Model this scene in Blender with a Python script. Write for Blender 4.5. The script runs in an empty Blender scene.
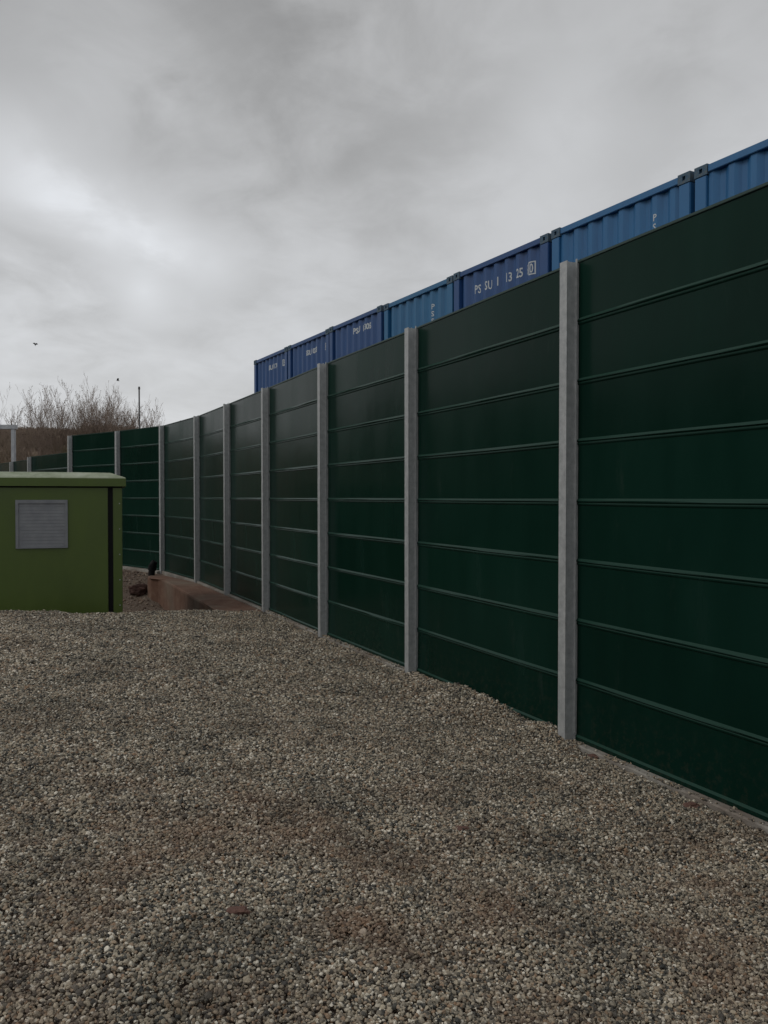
import bpy, bmesh, math, random
import numpy as np
from mathutils import Vector, Matrix, noise as mnoise

random.seed(7)
R = math.radians
scene = bpy.context.scene
COL = scene.collection
EYE = 2.045            # camera height above the fence foot

# ------------------------------------------------------------------ helpers
def mat(name, col, rough=0.7, metal=0.0, spec=0.5):
    m = bpy.data.materials.new(name); m.use_nodes = True
    b = m.node_tree.nodes['Principled BSDF']
    b.inputs['Base Color'].default_value = (*col, 1)
    b.inputs['Roughness'].default_value = rough
    b.inputs['Metallic'].default_value = metal
    b.inputs['Specular IOR Level'].default_value = spec
    return m

def N(m, t, **kw):
    n = m.node_tree.nodes.new(t)
    for k, v in kw.items(): setattr(n, k, v)
    return n

def L(m, a, b): m.node_tree.links.new(a, b)

def ramp(m, stops, fac, interp='LINEAR'):
    r = N(m, 'ShaderNodeValToRGB'); r.color_ramp.interpolation = interp
    e = r.color_ramp.elements
    while len(e) < len(stops): e.new(0.5)
    for i, (p, c) in enumerate(stops):
        e[i].position = p; e[i].color = (*c, 1)
    L(m, fac, r.inputs[0]); return r.outputs[0]

def noise_tex(m, scale, detail=4, rough=0.55, vec=None, dist=0.0, sc=None):
    n = N(m, 'ShaderNodeTexNoise'); n.inputs['Scale'].default_value = scale
    n.inputs['Detail'].default_value = detail; n.inputs['Roughness'].default_value = rough
    n.inputs['Distortion'].default_value = dist
    if vec is None: vec = N(m, 'ShaderNodeTexCoord').outputs['Object']
    if sc:
        mp = N(m, 'ShaderNodeMapping'); mp.inputs['Scale'].default_value = sc
        L(m, vec, mp.inputs[0]); vec = mp.outputs[0]
    L(m, vec, n.inputs['Vector']); return n.outputs[0]

def mixc(m, fac, a, b, mode='MIX'):
    x = N(m, 'ShaderNodeMix', data_type='RGBA', blend_type=mode)
    for sock, v in ((x.inputs['Factor'], fac), (x.inputs['A'], a), (x.inputs['B'], b)):
        if hasattr(v, 'is_linked'): L(m, v, sock)
        elif isinstance(v, (int, float)): sock.default_value = v
        else: sock.default_value = (*v, 1)
    return x.outputs['Result']

def bump(m, h, strength=0.3, dist=0.01):
    b = N(m, 'ShaderNodeBump'); b.inputs['Strength'].default_value = strength
    b.inputs['Distance'].default_value = dist
    L(m, h, b.inputs['Height']); L(m, b.outputs[0], m.node_tree.nodes['Principled BSDF'].inputs['Normal'])

def setin(m, name, sock): L(m, sock, m.node_tree.nodes['Principled BSDF'].inputs[name])

def mathn(m, op, a, b=None):
    n = N(m, 'ShaderNodeMath', operation=op)
    for i, v in enumerate((a, b)):
        if v is None: continue
        if hasattr(v, 'is_linked'): L(m, v, n.inputs[i])
        else: n.inputs[i].default_value = v
    return n.outputs[0]

class MB:
    def __init__(s): s.v = []; s.f = []
    def box(s, x0, x1, y0, y1, z0, z1):
        b = len(s.v)
        s.v += [(x, y, z) for z in (z0, z1) for y in (y0, y1) for x in (x0, x1)]
        s.f += [tuple(b + i for i in q) for q in ((0,2,3,1),(4,5,7,6),(0,1,5,4),(2,6,7,3),(0,4,6,2),(1,3,7,5))]
        return s
    def tube(s, p0, p1, r0, r1, n=4, caps=False):
        p0 = Vector(p0); p1 = Vector(p1); d = (p1 - p0)
        if d.length < 1e-6: return s
        d.normalize(); a = d.orthogonal().normalized(); c = d.cross(a); b = len(s.v)
        for p, r in ((p0, r0), (p1, r1)):
            for i in range(n):
                t = 2 * math.pi * i / n
                s.v.append(tuple(p + a * (math.cos(t) * r) + c * (math.sin(t) * r)))
        for i in range(n):
            j = (i + 1) % n; s.f.append((b + i, b + j, b + n + j, b + n + i))
        if caps:
            s.f.append(tuple(b + n - 1 - i for i in range(n))); s.f.append(tuple(b + n + i for i in range(n)))
        return s
    def prism(s, pts, axis_fn, a0, a1, close=True):
        """pts 2D outline swept between a0 and a1; axis_fn(p, a) -> xyz"""
        b = len(s.v); n = len(pts)
        s.v += [axis_fn(p, a0) for p in pts] + [axis_fn(p, a1) for p in pts]
        for i in range(n if close else n - 1):
            j = (i + 1) % n; s.f.append((b + i, b + j, b + n + j, b + n + i))
        if close:
            s.f.append(tuple(b + i for i in reversed(range(n)))); s.f.append(tuple(b + n + i for i in range(n)))
        return s
    def mesh(s, name, m=None, smooth=False, bevel=0):
        me = bpy.data.meshes.new(name); me.from_pydata(s.v, [], s.f); me.validate()
        bm = bmesh.new(); bm.from_mesh(me)
        bmesh.ops.recalc_face_normals(bm, faces=bm.faces)
        if bevel: bmesh.ops.bevel(bm, geom=list(bm.edges), offset=bevel, segments=2, affect='EDGES', clamp_overlap=True)
        bm.to_mesh(me); bm.free()
        if smooth: me.polygons.foreach_set('use_smooth', [True] * len(me.polygons))
        if m: me.materials.append(m)
        return me
    def build(s, name, m=None, parent=None, smooth=False, bevel=0):
        o = bpy.data.objects.new(name, s.mesh(name, m, smooth, bevel)); COL.objects.link(o)
        if parent: o.parent = parent
        return o

def empty(name, loc=(0, 0, 0), rz=0):
    o = bpy.data.objects.new(name, None); COL.objects.link(o)
    o.location = loc; o.rotation_euler = (0, 0, rz); o.empty_display_size = 0.2
    return o

def tag(o, label=None, cat=None, group=None, kind=None):
    if label: o['label'] = label
    if cat: o['category'] = cat
    if group: o['group'] = group
    if kind: o['kind'] = kind
    return o

def inst(name, me, parent, loc=(0, 0, 0), rot=(0, 0, 0), m=None):
    o = bpy.data.objects.new(name, me); COL.objects.link(o); o.parent = parent
    o.location = loc; o.rotation_euler = rot
    if m:
        o.material_slots[0].link = 'OBJECT'; o.material_slots[0].material = m
    return o

# ------------------------------------------------------------------ materials
# galvanised steel
M_zinc = mat('galvanised_steel', (.3, .31, .31), .5, .2)
n1 = noise_tex(M_zinc, 17, 5, .7); n2 = noise_tex(M_zinc, 3.1, 5, .6)
zc = ramp(M_zinc, [(.25, (.29, .305, .315)), (.5, (.40, .415, .42)), (.75, (.50, .52, .52))], n1)
rust = ramp(M_zinc, [(.66, (0, 0, 0)), (.78, (1, 1, 1))], n2)
zc = mixc(M_zinc, mathn(M_zinc, 'MULTIPLY', rust, .35), zc, (.20, .13, .08))
setin(M_zinc, 'Base Color', zc)
setin(M_zinc, 'Roughness', ramp(M_zinc, [(.3, (.42,)*3), (.7, (.62,)*3)], n1))
bump(M_zinc, n1, .15, .003)

# green fence sheets: dark powder coat with rain streaks and dust
M_green = mat('green_sheet', (.004, .018, .012), .3, 0, .075)
g1 = noise_tex(M_green, 1.3, 5, .6, sc=(1.6, 1.6, .35)); g2 = noise_tex(M_green, 60, 3, .6); g3 = noise_tex(M_green, .8, 3, .5)
gc = ramp(M_green, [(.3, (.0032, .0195, .0132)), (.6, (.0046, .025, .0172)), (.8, (.0085, .031, .023))], g1)
go_ = N(M_green, 'ShaderNodeSeparateXYZ'); L(M_green, N(M_green, 'ShaderNodeTexCoord').outputs['Object'], go_.inputs[0])
grow_ = mathn(M_green, 'FLOOR', mathn(M_green, 'MULTIPLY', go_.outputs['Z'], 2.0))
gwn = N(M_green, 'ShaderNodeTexWhiteNoise', noise_dimensions='2D'); gcb = N(M_green, 'ShaderNodeCombineXYZ')
L(M_green, grow_, gcb.inputs[0]); L(M_green, mathn(M_green, 'MULTIPLY', N(M_green, 'ShaderNodeObjectInfo').outputs['Random'], 37.0), gcb.inputs[1]); L(M_green, gcb.outputs[0], gwn.inputs['Vector'])
gc = mixc(M_green, 1.0, gc, ramp(M_green, [(0, (.72, .80, .80)), (1, (1.25, 1.15, 1.18))], gwn.outputs['Value']), 'MULTIPLY')
gsp = noise_tex(M_green, 14, 6, .75)
gspl = mathn(M_green, 'MULTIPLY', ramp(M_green, [(0, (1,)*3), (.55, (0,)*3)], go_.outputs['Z']), ramp(M_green, [(.50, (0,)*3), (.68, (.2,)*3)], gsp))
gc = mixc(M_green, gspl, gc, (.10, .075, .055))
gdu = noise_tex(M_green, 3.5, 7, .75, sc=(1, 1, .22))
gc = mixc(M_green, ramp(M_green, [(.60, (0,)*3), (.80, (.16,)*3)], gdu), gc, (.12, .13, .12))
# sky highlight painted as paler green on the upward faces of the ribs
gnz = N(M_green, 'ShaderNodeSeparateXYZ'); L(M_green, N(M_green, 'ShaderNodeNewGeometry').outputs['Normal'], gnz.inputs[0])
gc = mixc(M_green, ramp(M_green, [(.30, (0,)*3), (.50, (.85,)*3)], gnz.outputs['Z']), gc, (.022, .058, .044))
setin(M_green, 'Base Color', gc)
setin(M_green, 'Roughness', ramp(M_green, [(.3, (.18,)*3), (.7, (.28,)*3)], g1))
bump(M_green, g3, .25, .03)
M_gcap = mat('green_trim', (.008, .04, .03), .45)

# concrete kerb
M_conc = mat('kerb_concrete', (.2, .18, .16), .9)
c1 = noise_tex(M_conc, 9, 6, .65); c2 = noise_tex(M_conc, 1.2, 4)
setin(M_conc, 'Base Color', mixc(M_conc, ramp(M_conc, [(.4, (0,)*3), (.65, (.7,)*3)], c2), ramp(M_conc, [(.3, (.20, .19, .17)), (.7, (.34, .325, .29))], c1), (.13, .085, .06)))
bump(M_conc, c1, .5, .01)

# muddy footing concrete
M_foot = mat('mud_stained_concrete', (.12, .08, .055), .92)
f1 = noise_tex(M_foot, 3.5, 6, .65); f2 = noise_tex(M_foot, .9, 4)
fc = ramp(M_foot, [(.25, (.095, .047, .029)), (.5, (.155, .083, .055)), (.75, (.22, .15, .105))], f1)
setin(M_foot, 'Base Color', mixc(M_foot, ramp(M_foot, [(.45, (0,)*3), (.7, (.6,)*3)], f2), fc, (.17, .155, .12)))
bump(M_foot, f1, .6, .02)

# ground soil with grit
M_soil = mat('soil', (.1, .075, .055), .95)
gpos = N(M_soil, 'ShaderNodeNewGeometry').outputs['Position']
s1 = noise_tex(M_soil, .5, 6, .6, gpos); s2 = noise_tex(M_soil, 38, 4, .7, gpos)
vor = N(M_soil, 'ShaderNodeTexVoronoi'); vor.inputs['Scale'].default_value = 30; L(M_soil, gpos, vor.inputs['Vector'])
sc_ = ramp(M_soil, [(.3, (.085, .050, .030)), (.5, (.115, .074, .047)), (.7, (.14, .105, .073))], s1)
sc_ = mixc(M_soil, .5, sc_, ramp(M_soil, [(.3, (.05, .045, .04)), (.55, (.12, .10, .085)), (.75, (.25, .22, .19))], s2))
setin(M_soil, 'Base Color', sc_)
bump(M_soil, vor.outputs['Distance'], .8, .02)

# gravel stones: colour differs per stone, soil-stained in patches
M_stone = mat('gravel_stone', (.2, .19, .17), .8)
oi = N(M_stone, 'ShaderNodeObjectInfo')
cr = ramp(M_stone, [(0, (.045, .047, .044)), (.16, (.09, .088, .078)), (.30, (.205, .185, .148)), (.50, (.36, .318, .245)),
                    (.66, (.48, .42, .315)), (.77, (.28, .18, .11)), (.88, (.50, .46, .37)), (.965, (.80, .75, .64))], oi.outputs['Random'])
pn = noise_tex(M_stone, .55, 4, .6, oi.outputs['Location']); pn2 = noise_tex(M_stone, 1.7, 3, .6, oi.outputs['Location'])
pxyz = N(M_stone, 'ShaderNodeSeparateXYZ'); L(M_stone, oi.outputs['Location'], pxyz.inputs[0])
pamt = ramp(M_stone, [(0, (1,)*3), (.40, (.85,)*3), (.62, (.28,)*3)], mathn(M_stone, 'DIVIDE', pxyz.outputs['Y'], 10.0))
pfine = noise_tex(M_stone, 1.5, 5, .65, oi.outputs['Location'])
cr = mixc(M_stone, mathn(M_stone, 'MULTIPLY', mathn(M_stone, 'MULTIPLY', ramp(M_stone, [(.47, (0,)*3), (.68, (.85,)*3)], pfine), ramp(M_stone, [(.34, (.35,)*3), (.58, (1,)*3)], noise_tex(M_stone, 23, 3, .7, oi.outputs['Location']))), pamt), cr, (.22, .130, .080))
cr = mixc(M_stone, ramp(M_stone, [(.38, (.55,)*3), (.54, (0,)*3)], pn2), cr, (.42, .43, .43), 'MULTIPLY')
sxyz = N(M_stone, 'ShaderNodeSeparateXYZ'); L(M_stone, oi.outputs['Location'], sxyz.inputs[0])
nearfoot = mathn(M_stone, 'MULTIPLY', mathn(M_stone, 'GREATER_THAN', sxyz.outputs['Y'], 15.6), .72)
cr = mixc(M_stone, nearfoot, cr, (.15, .095, .068))
tex_s = noise_tex(M_stone, 2.2, 3, .7)
cr = mixc(M_stone, .6, cr, ramp(M_stone, [(.3, (.55, .55, .55)), (.7, (1.25, 1.22, 1.18))], tex_s), 'MULTIPLY')
setin(M_stone, 'Base Color', cr)

# container blues
def blue(name, a, b, seed):
    m = mat(name, a, .5)
    tc = N(m, 'ShaderNodeTexCoord').outputs['Object']
    mp = N(m, 'ShaderNodeMapping'); mp.inputs['Location'].default_value = (seed, seed * 2, 0); L(m, tc, mp.inputs[0])
    n = noise_tex(m, 2.2, 6, .65, mp.outputs[0], sc=(2.5, 2.5, .5)); n2 = noise_tex(m, 14, 4, .7, mp.outputs[0])
    c = ramp(m, [(.3, a), (.7, b)], n)
    spot = ramp(m, [(.70, (0,)*3), (.76, (.8,)*3)], n2)
    setin(m, 'Base Color', mixc(m, spot, c, (.09, .05, .035)))
    setin(m, 'Roughness', ramp(m, [(.3, (.42,)*3), (.7, (.6,)*3)], n)); bump(m, n, .15, .02)
    return m
M_navy = blue('dark_blue_paint', (.010, .055, .18), (.018, .078, .23), 1)
M_mid = blue('mid_blue_paint', (.012, .105, .265), (.022, .145, .33), 5)
M_mid2 = blue('faded_blue_paint', (.011, .105, .24), (.022, .145, .30), 9)
M_cast = mat('worn_casting', (.1, .12, .13), .75)
k1 = noise_tex(M_cast, 20, 4, .7)
setin(M_cast, 'Base Color', ramp(M_cast, [(.35, (.025, .08, .15)), (.6, (.08, .12, .15)), (.75, (.14, .11, .085))], k1))
M_white = mat('white_lettering', (.52, .56, .58), .6)
M_dark = mat('dark_void', (.01, .01, .011), .9)

# kiosk green
M_kiosk = mat('kiosk_green_paint', (.05, .085, .018), .42)
q1 = noise_tex(M_kiosk, 1.2, 5, .6, sc=(1, 1, .5)); q2 = noise_tex(M_kiosk, 40, 3)
setin(M_kiosk, 'Base Color', ramp(M_kiosk, [(.3, (.060, .100, .012)), (.7, (.086, .135, .019))], q1))
setin(M_kiosk, 'Roughness', ramp(M_kiosk, [(.3, (.35,)*3), (.7, (.55,)*3)], q1)); bump(M_kiosk, q2, .08, .004)
M_kroof_lit = mat('kiosk_green_skylit', (.16, .2, .1), .55)  # sky light on the upward roof faces, put into a paler green
r1 = noise_tex(M_kroof_lit, 3, 6, .7)
setin(M_kroof_lit, 'Base Color', ramp(M_kroof_lit, [(.35, (.17, .21, .12)), (.55, (.30, .34, .24)), (.75, (.42, .45, .37))], r1))
M_louvre = mat('grey_louvre', (.2, .21, .23), .5)
l1 = noise_tex(M_louvre, 5, 4, .6)
setin(M_louvre, 'Base Color', ramp(M_louvre, [(.3, (.19, .20, .22)), (.7, (.25, .265, .28))], l1))
M_rubber = mat('black_rubber', (.006, .006, .007), .7, 0, .2)
M_wht_steel = mat('white_steel', (.45, .47, .5), .5)
w1 = noise_tex(M_wht_steel, 4, 4); setin(M_wht_steel, 'Base Color', ramp(M_wht_steel, [(.3, (.34, .36, .39)), (.7, (.5, .52, .54))], w1))
M_pole = mat('pole_grey', (.08, .08, .08), .7)
p1 = noise_tex(M_pole, 6, 3); setin(M_pole, 'Base Color', ramp(M_pole, [(.3, (.05, .05, .05)), (.7, (.12, .12, .12))], p1))
M_bark = mat('bark', (.10, .08, .07), .9)
b1 = noise_tex(M_bark, 3, 4); setin(M_bark, 'Base Color', ramp(M_bark, [(.3, (.19, .145, .115)), (.7, (.32, .25, .205))], b1))
M_leafd = mat('withered_leaf', (.07, .05, .035), .9)
b2 = noise_tex(M_leafd, 2, 3); setin(M_leafd, 'Base Color', ramp(M_leafd, [(.3, (.09, .07, .055)), (.7, (.16, .12, .08))], b2))
M_scrub = mat('scrub', (.09, .075, .055), .95)
b3 = noise_tex(M_scrub, .35, 4); setin(M_scrub, 'Base Color', ramp(M_scrub, [(.35, (.19, .145, .11)), (.55, (.28, .22, .165)), (.72, (.17, .165, .08))], b3))
M_added_bank = mat('added_bank_grass', (.05, .055, .03), .95)
h1 = noise_tex(M_added_bank, .8, 6, .7); setin(M_added_bank, 'Base Color', ramp(M_added_bank, [(.35, (.055, .055, .035)), (.65, (.11, .115, .065))], h1))
M_bird = mat('dark_feathers', (.03, .03, .035), .8)
b4 = noise_tex(M_bird, 30, 3); setin(M_bird, 'Base Color', ramp(M_bird, [(.3, (.02, .02, .022)), (.7, (.05, .05, .055))], b4))
M_brick = mat('red_clay', (.16, .07, .05), .9)
b5 = noise_tex(M_brick, 40, 4); setin(M_brick, 'Base Color', ramp(M_brick, [(.3, (.09, .045, .034)), (.7, (.16, .088, .068))], b5)); bump(M_brick, b5, .5, .005)

# ------------------------------------------------------------------ fence line
# (x, y) of the posts from the one nearest the camera to the far left
P = [(4.05, 1.56), (2.83, 4.22), (1.601, 6.892), (.3765, 9.559), (-.84, 12.08), (-2.071, 14.77), (-3.243, 17.27), (-4.468, 19.86),
     (-6.053, 22.58), (-7.874, 24.43), (-10.0, 26.28), (-12.6, 29.3), (-14.14, 31.3), (-15.9, 33.7)]
PA = np.array(P)
def fence_sd(x, y):
    """signed distance to the fence, positive on the camera's side"""
    x = np.asarray(x, float); y = np.asarray(y, float)
    best = np.full(x.shape, 1e9); sgn = np.ones(x.shape)
    pts = np.vstack([PA[0] + (PA[0] - PA[1]) * 30, PA, PA[-1] + (PA[-1] - PA[-2]) * 200])
    for a, b in zip(pts[:-1], pts[1:]):
        d = b - a; l2 = d @ d
        t = np.clip(((x - a[0]) * d[0] + (y - a[1]) * d[1]) / l2, 0, 1)
        qx = a[0] + t * d[0]; qy = a[1] + t * d[1]
        dist = np.hypot(x - qx, y - qy)
        cr_ = d[0] * (y - a[1]) - d[1] * (x - a[0])      # >0 left of the direction of travel
        m = dist < best - 1e-9
        best = np.where(m, dist, best); sgn = np.where(m, np.where(cr_ > 0, 1.0, -1.0), sgn)
    return best * sgn
CA = np.array([(-1.2, 15.6), (-2.35, 14.75), (-3.3, 14.35), (-3.85, 13.5), (-4.15, 12.5), (-5.6, 11.45), (-8, 10.8), (-14, 10), (-60, 8)])
def crest_sd(x, y):
    """positive beyond the edge of the gravel mound"""
    x = np.asarray(x, float); y = np.asarray(y, float)
    best = np.full(x.shape, 1e9); sgn = np.ones(x.shape)
    for a, b in zip(CA[:-1], CA[1:]):
        d = b - a; l2 = d @ d
        t = np.clip(((x - a[0]) * d[0] + (y - a[1]) * d[1]) / l2, 0, 1)
        dist = np.hypot(x - a[0] - t * d[0], y - a[1] - t * d[1])
        cr_ = d[0] * (y - a[1]) - d[1] * (x - a[0])
        m = dist < best - 1e-9
        best = np.where(m, dist, best); sgn = np.where(m, np.where(cr_ < 0, 1.0, -1.0), sgn)
    return best * sgn
def sstep(t):
    t = np.clip(t, 0, 1); return t * t * (3 - 2 * t)
def vn(x, y, f, s=0.0):
    """smooth value noise, -1..1"""
    x = x * f + s; y = y * f + s * 1.7
    xi = np.floor(x); yi = np.floor(y); fx = x - xi; fy = y - yi
    fx = fx * fx * (3 - 2 * fx); fy = fy * fy * (3 - 2 * fy)
    def h(i, j):
        v = np.sin(i * 127.1 + j * 311.7 + s * 13.3) * 43758.5453
        return (v - np.floor(v)) * 2 - 1
    return (h(xi, yi) * (1 - fx) + h(xi + 1, yi) * fx) * (1 - fy) + (h(xi, yi + 1) * (1 - fx) + h(xi + 1, yi + 1) * fx) * fy
def gauss(x, y, cx, cy, r): return np.exp(-((x - cx) ** 2 + (y - cy) ** 2) / (r * r))
def T(x, y):
    x = np.asarray(x, float); y = np.asarray(y, float)
    d = fence_sd(x, y); c = crest_sd(x, y)
    mound = -0.03 + .46 * sstep(d / 5.0)
    mound = mound + .018 * vn(x, y, 1.1, 3) * sstep(d / .6) + .010 * vn(x, y, 3.1, 5) * sstep(d / .3)
    mound = mound + .03 * sstep((.5 - d) / .3) * sstep((y - 6.4) / .5) * sstep((9.9 - y) / .6)
    mound = mound + .065 * gauss(x, y, 1.02, 8.0, .45) + .06 * gauss(x, y, .72, 8.5, .3) + .08 * gauss(x, y, 1.36, 7.05, .22)
    low = -.87 + .81 * sstep((y - 19.3) / 3.3) * (1 - .6 * sstep((d - .3) / 4.5)) + (.03 * vn(x, y, .9, 9) + .03 * vn(x, y, 2.7, 2)) * sstep(d)
    far = sstep((np.hypot(x, y) - 60) / 60)
    low = low * (1 - far) - .06 * far
    t = sstep(c / .95)
    z = mound * (1 - t) + low * t
    z = np.where(d < 0.0, -0.05 + .02 * vn(x, y, .8, 4) * sstep(-d / 2), z)
    return z

def axis(core0, core1, step, ext):
    a = list(np.arange(core0, core1 + 1e-6, step)); s = step; p = a[-1]
    while p < ext: s *= 1.35; p += s; a.append(p)
    s = step; p = a[0]
    while p > -ext: s *= 1.35; p -= s; a.insert(0, p)
    return np.array(a)
gx = axis(-12, 6, .12, 700); gy = axis(-1, 27, .12, 900)
X, Y = np.meshgrid(gx, gy); Z = T(X, Y)
Z = Z - .024 * (crest_sd(X, Y) < .3) * (fence_sd(X, Y) > 0)
verts = np.stack([X.ravel(), Y.ravel(), Z.ravel()], 1); nx, ny = len(gx), len(gy)
idx = np.arange(nx * ny).reshape(ny, nx)
faces = np.stack([idx[:-1, :-1].ravel(), idx[:-1, 1:].ravel(), idx[1:, 1:].ravel(), idx[1:, :-1].ravel()], 1)
me = bpy.data.meshes.new('ground'); me.from_pydata(verts.tolist(), [], faces.tolist())
me.polygons.foreach_set('use_smooth', [True] * len(me.polygons)); me.materials.append(M_soil)
ground = bpy.data.objects.new('ground', me); COL.objects.link(ground); tag(ground, kind='structure')

# ------------------------------------------------------------------ gravel (loose stones, geometry nodes)
rng = np.random.default_rng(11)
def scatter(n, x0, x1, y0, y1): return rng.uniform(x0, x1, n), rng.uniform(y0, y1, n)
pts = []; scl = []
for (y0, y1, dens, smin, smax) in ((1.3, 4.2, 15500, .0036, .0090), (4.2, 7.5, 10500, .0044, .0106), (7.5, 15.4, 6200, .0058, .0138)):
    xl, xr = -.62 * y1 - 1.6, .62 * y1 + 1.2
    n = int((xr - xl) * (y1 - y0) * dens); x, y = scatter(n, xl, xr, y0, y1)
    keep = (x > -.52 * y - 1.3) & (x < .52 * y + .9); x, y = x[keep], y[keep]
    d = fence_sd(x, y); c = crest_sd(x, y)
    edge = .19 + .05 * vn(x, y, 2.3, 8) + .04 * vn(x, y, 9, 1) 
    edge = edge - .07 - .07 * (y > 6.7) * (y < 9.5)
    edge = edge - .11 * rng.random(len(x)) ** np.where(y < 6.7, 14, 4)
    keep = (d > np.maximum(edge, .012)) & (c < .22 + .1 * vn(x, y, 3, 6)); x, y = x[keep], y[keep]
    s = smin + (smax - smin) * rng.random(len(x)) ** 1.7
    s = s * np.where(rng.random(len(x)) > .985, 1.5, 1.0)
    z = T(x, y) + rng.uniform(-.8, 1.2, len(x)) * s + .004 + (.011 * vn(x, y, 4.3, 12) + .008 * vn(x, y, 9.1, 14)) * sstep(fence_sd(x, y) / .4)
    z = np.where(fence_sd(x, y) < .095, np.maximum(.010 + .4 * s, z), z)
    pts.append(np.stack([x, y, z], 1)); scl.append(s)
# looser brown stones on the low soil bank behind the mound
x, y = scatter(20000, -9.5, -3.0, 13.0, 24.0)
d = fence_sd(x, y); c = crest_sd(x, y); keep = (d > .3) & (c > .3); x, y = x[keep], y[keep]
s = .010 + .03 * rng.random(len(x)) ** 3
pts.append(np.stack([x, y, T(x, y) + .1 * s], 1)); scl.append(s)
PT = np.vstack(pts); SC = np.concatenate(scl)
gm = bpy.data.meshes.new('gravel'); gm.vertices.add(len(PT)); gm.vertices.foreach_set('co', PT.ravel().astype(np.float32))
a = gm.attributes.new('size', 'FLOAT', 'POINT'); a.data.foreach_set('value', SC.astype(np.float32))
rot = np.stack([rng.normal(0, .5, len(PT)), rng.normal(0, .5, len(PT)), rng.uniform(0, 6.283, len(PT))], 1)
a = gm.attributes.new('turn', 'FLOAT_VECTOR', 'POINT'); a.data.foreach_set('vector', rot.ravel().astype(np.float32))
gravel = bpy.data.objects.new('gravel', gm); COL.objects.link(gravel)
gm.materials.append(M_stone)
tag(gravel, 'loose grey and brown gravel stones heaped up to the fence', 'gravel', kind='stuff')
ng = bpy.data.node_groups.new('gravel_stones', 'GeometryNodeTree')
ng.interface.new_socket('Geometry', in_out='INPUT', socket_type='NodeSocketGeometry')
ng.interface.new_socket('Geometry', in_out='OUTPUT', socket_type='NodeSocketGeometry')
def G(t, **kw):
    n = ng.nodes.new(t)
    for k, v in kw.items(): setattr(n, k, v)
    return n
gi = G('NodeGroupInput'); go = G('NodeGroupOutput'); join = G('GeometryNodeJoinGeometry')
for k in range(7):
    ico = G('GeometryNodeMeshIcoSphere'); ico.inputs['Subdivisions'].default_value = 2; ico.inputs['Radius'].default_value = 1
    pos = G('GeometryNodeInputPosition'); add = G('ShaderNodeVectorMath', operation='ADD'); add.inputs[1].default_value = (k * 3.7, k * 1.3, k * 7.1)
    nz = G('ShaderNodeTexNoise'); nz.inputs['Scale'].default_value = .95; nz.inputs['Detail'].default_value = 2.5
    ng.links.new(pos.outputs[0], add.inputs[0]); ng.links.new(add.outputs[0], nz.inputs['Vector'])
    sub = G('ShaderNodeMath', operation='MULTIPLY_ADD'); sub.inputs[1].default_value = 1.5; sub.inputs[2].default_value = .25
    ng.links.new(nz.outputs[0], sub.inputs[0])
    sc2 = G('ShaderNodeVectorMath', operation='SCALE'); ng.links.new(pos.outputs[0], sc2.inputs[0]); ng.links.new(sub.outputs[0], sc2.inputs['Scale'])
    sp = G('GeometryNodeSetPosition'); ng.links.new(ico.outputs['Mesh'], sp.inputs['Geometry']); ng.links.new(sc2.outputs[0], sp.inputs['Position'])
    tr = G('GeometryNodeTransform'); tr.inputs['Scale'].default_value = (1.15, .72 + .05 * k, .55 + .04 * k)
    ng.links.new(sp.outputs[0], tr.inputs['Geometry'])
    sm = G('GeometryNodeSetMaterial'); sm.inputs['Material'].default_value = M_stone
    ng.links.new(tr.outputs[0], sm.inputs['Geometry'])
    g2i = G('GeometryNodeGeometryToInstance'); ng.links.new(sm.outputs[0], g2i.inputs[0]); ng.links.new(g2i.outputs[0], join.inputs[0])
iop = G('GeometryNodeInstanceOnPoints'); iop.inputs['Pick Instance'].default_value = True
ng.links.new(gi.outputs[0], iop.inputs['Points']); ng.links.new(join.outputs[0], iop.inputs['Instance'])
rnd = G('FunctionNodeRandomValue', data_type='INT'); rnd.inputs['Min'].default_value = 0; rnd.inputs['Max'].default_value = 6
intout = [o for o in rnd.outputs if o.type == 'INT'][0]
for i in rnd.inputs:
    if i.type == 'INT' and i.name == 'Max': i.default_value = 6
    if i.type == 'INT' and i.name == 'Min': i.default_value = 0
ng.links.new(intout, iop.inputs['Instance Index'])
na = G('GeometryNodeInputNamedAttribute', data_type='FLOAT_VECTOR'); na.inputs['Name'].default_value = 'turn'
e2r = G('FunctionNodeEulerToRotation'); ng.links.new(na.outputs[0], e2r.inputs[0]); ng.links.new(e2r.outputs[0], iop.inputs['Rotation'])
nb = G('GeometryNodeInputNamedAttribute', data_type='FLOAT'); nb.inputs['Name'].default_value = 'size'
ng.links.new(nb.outputs[0], iop.inputs['Scale']); ng.links.new(iop.outputs[0], go.inputs[0])
md = gravel.modifiers.new('stones', 'NODES'); md.node_group = ng

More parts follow.
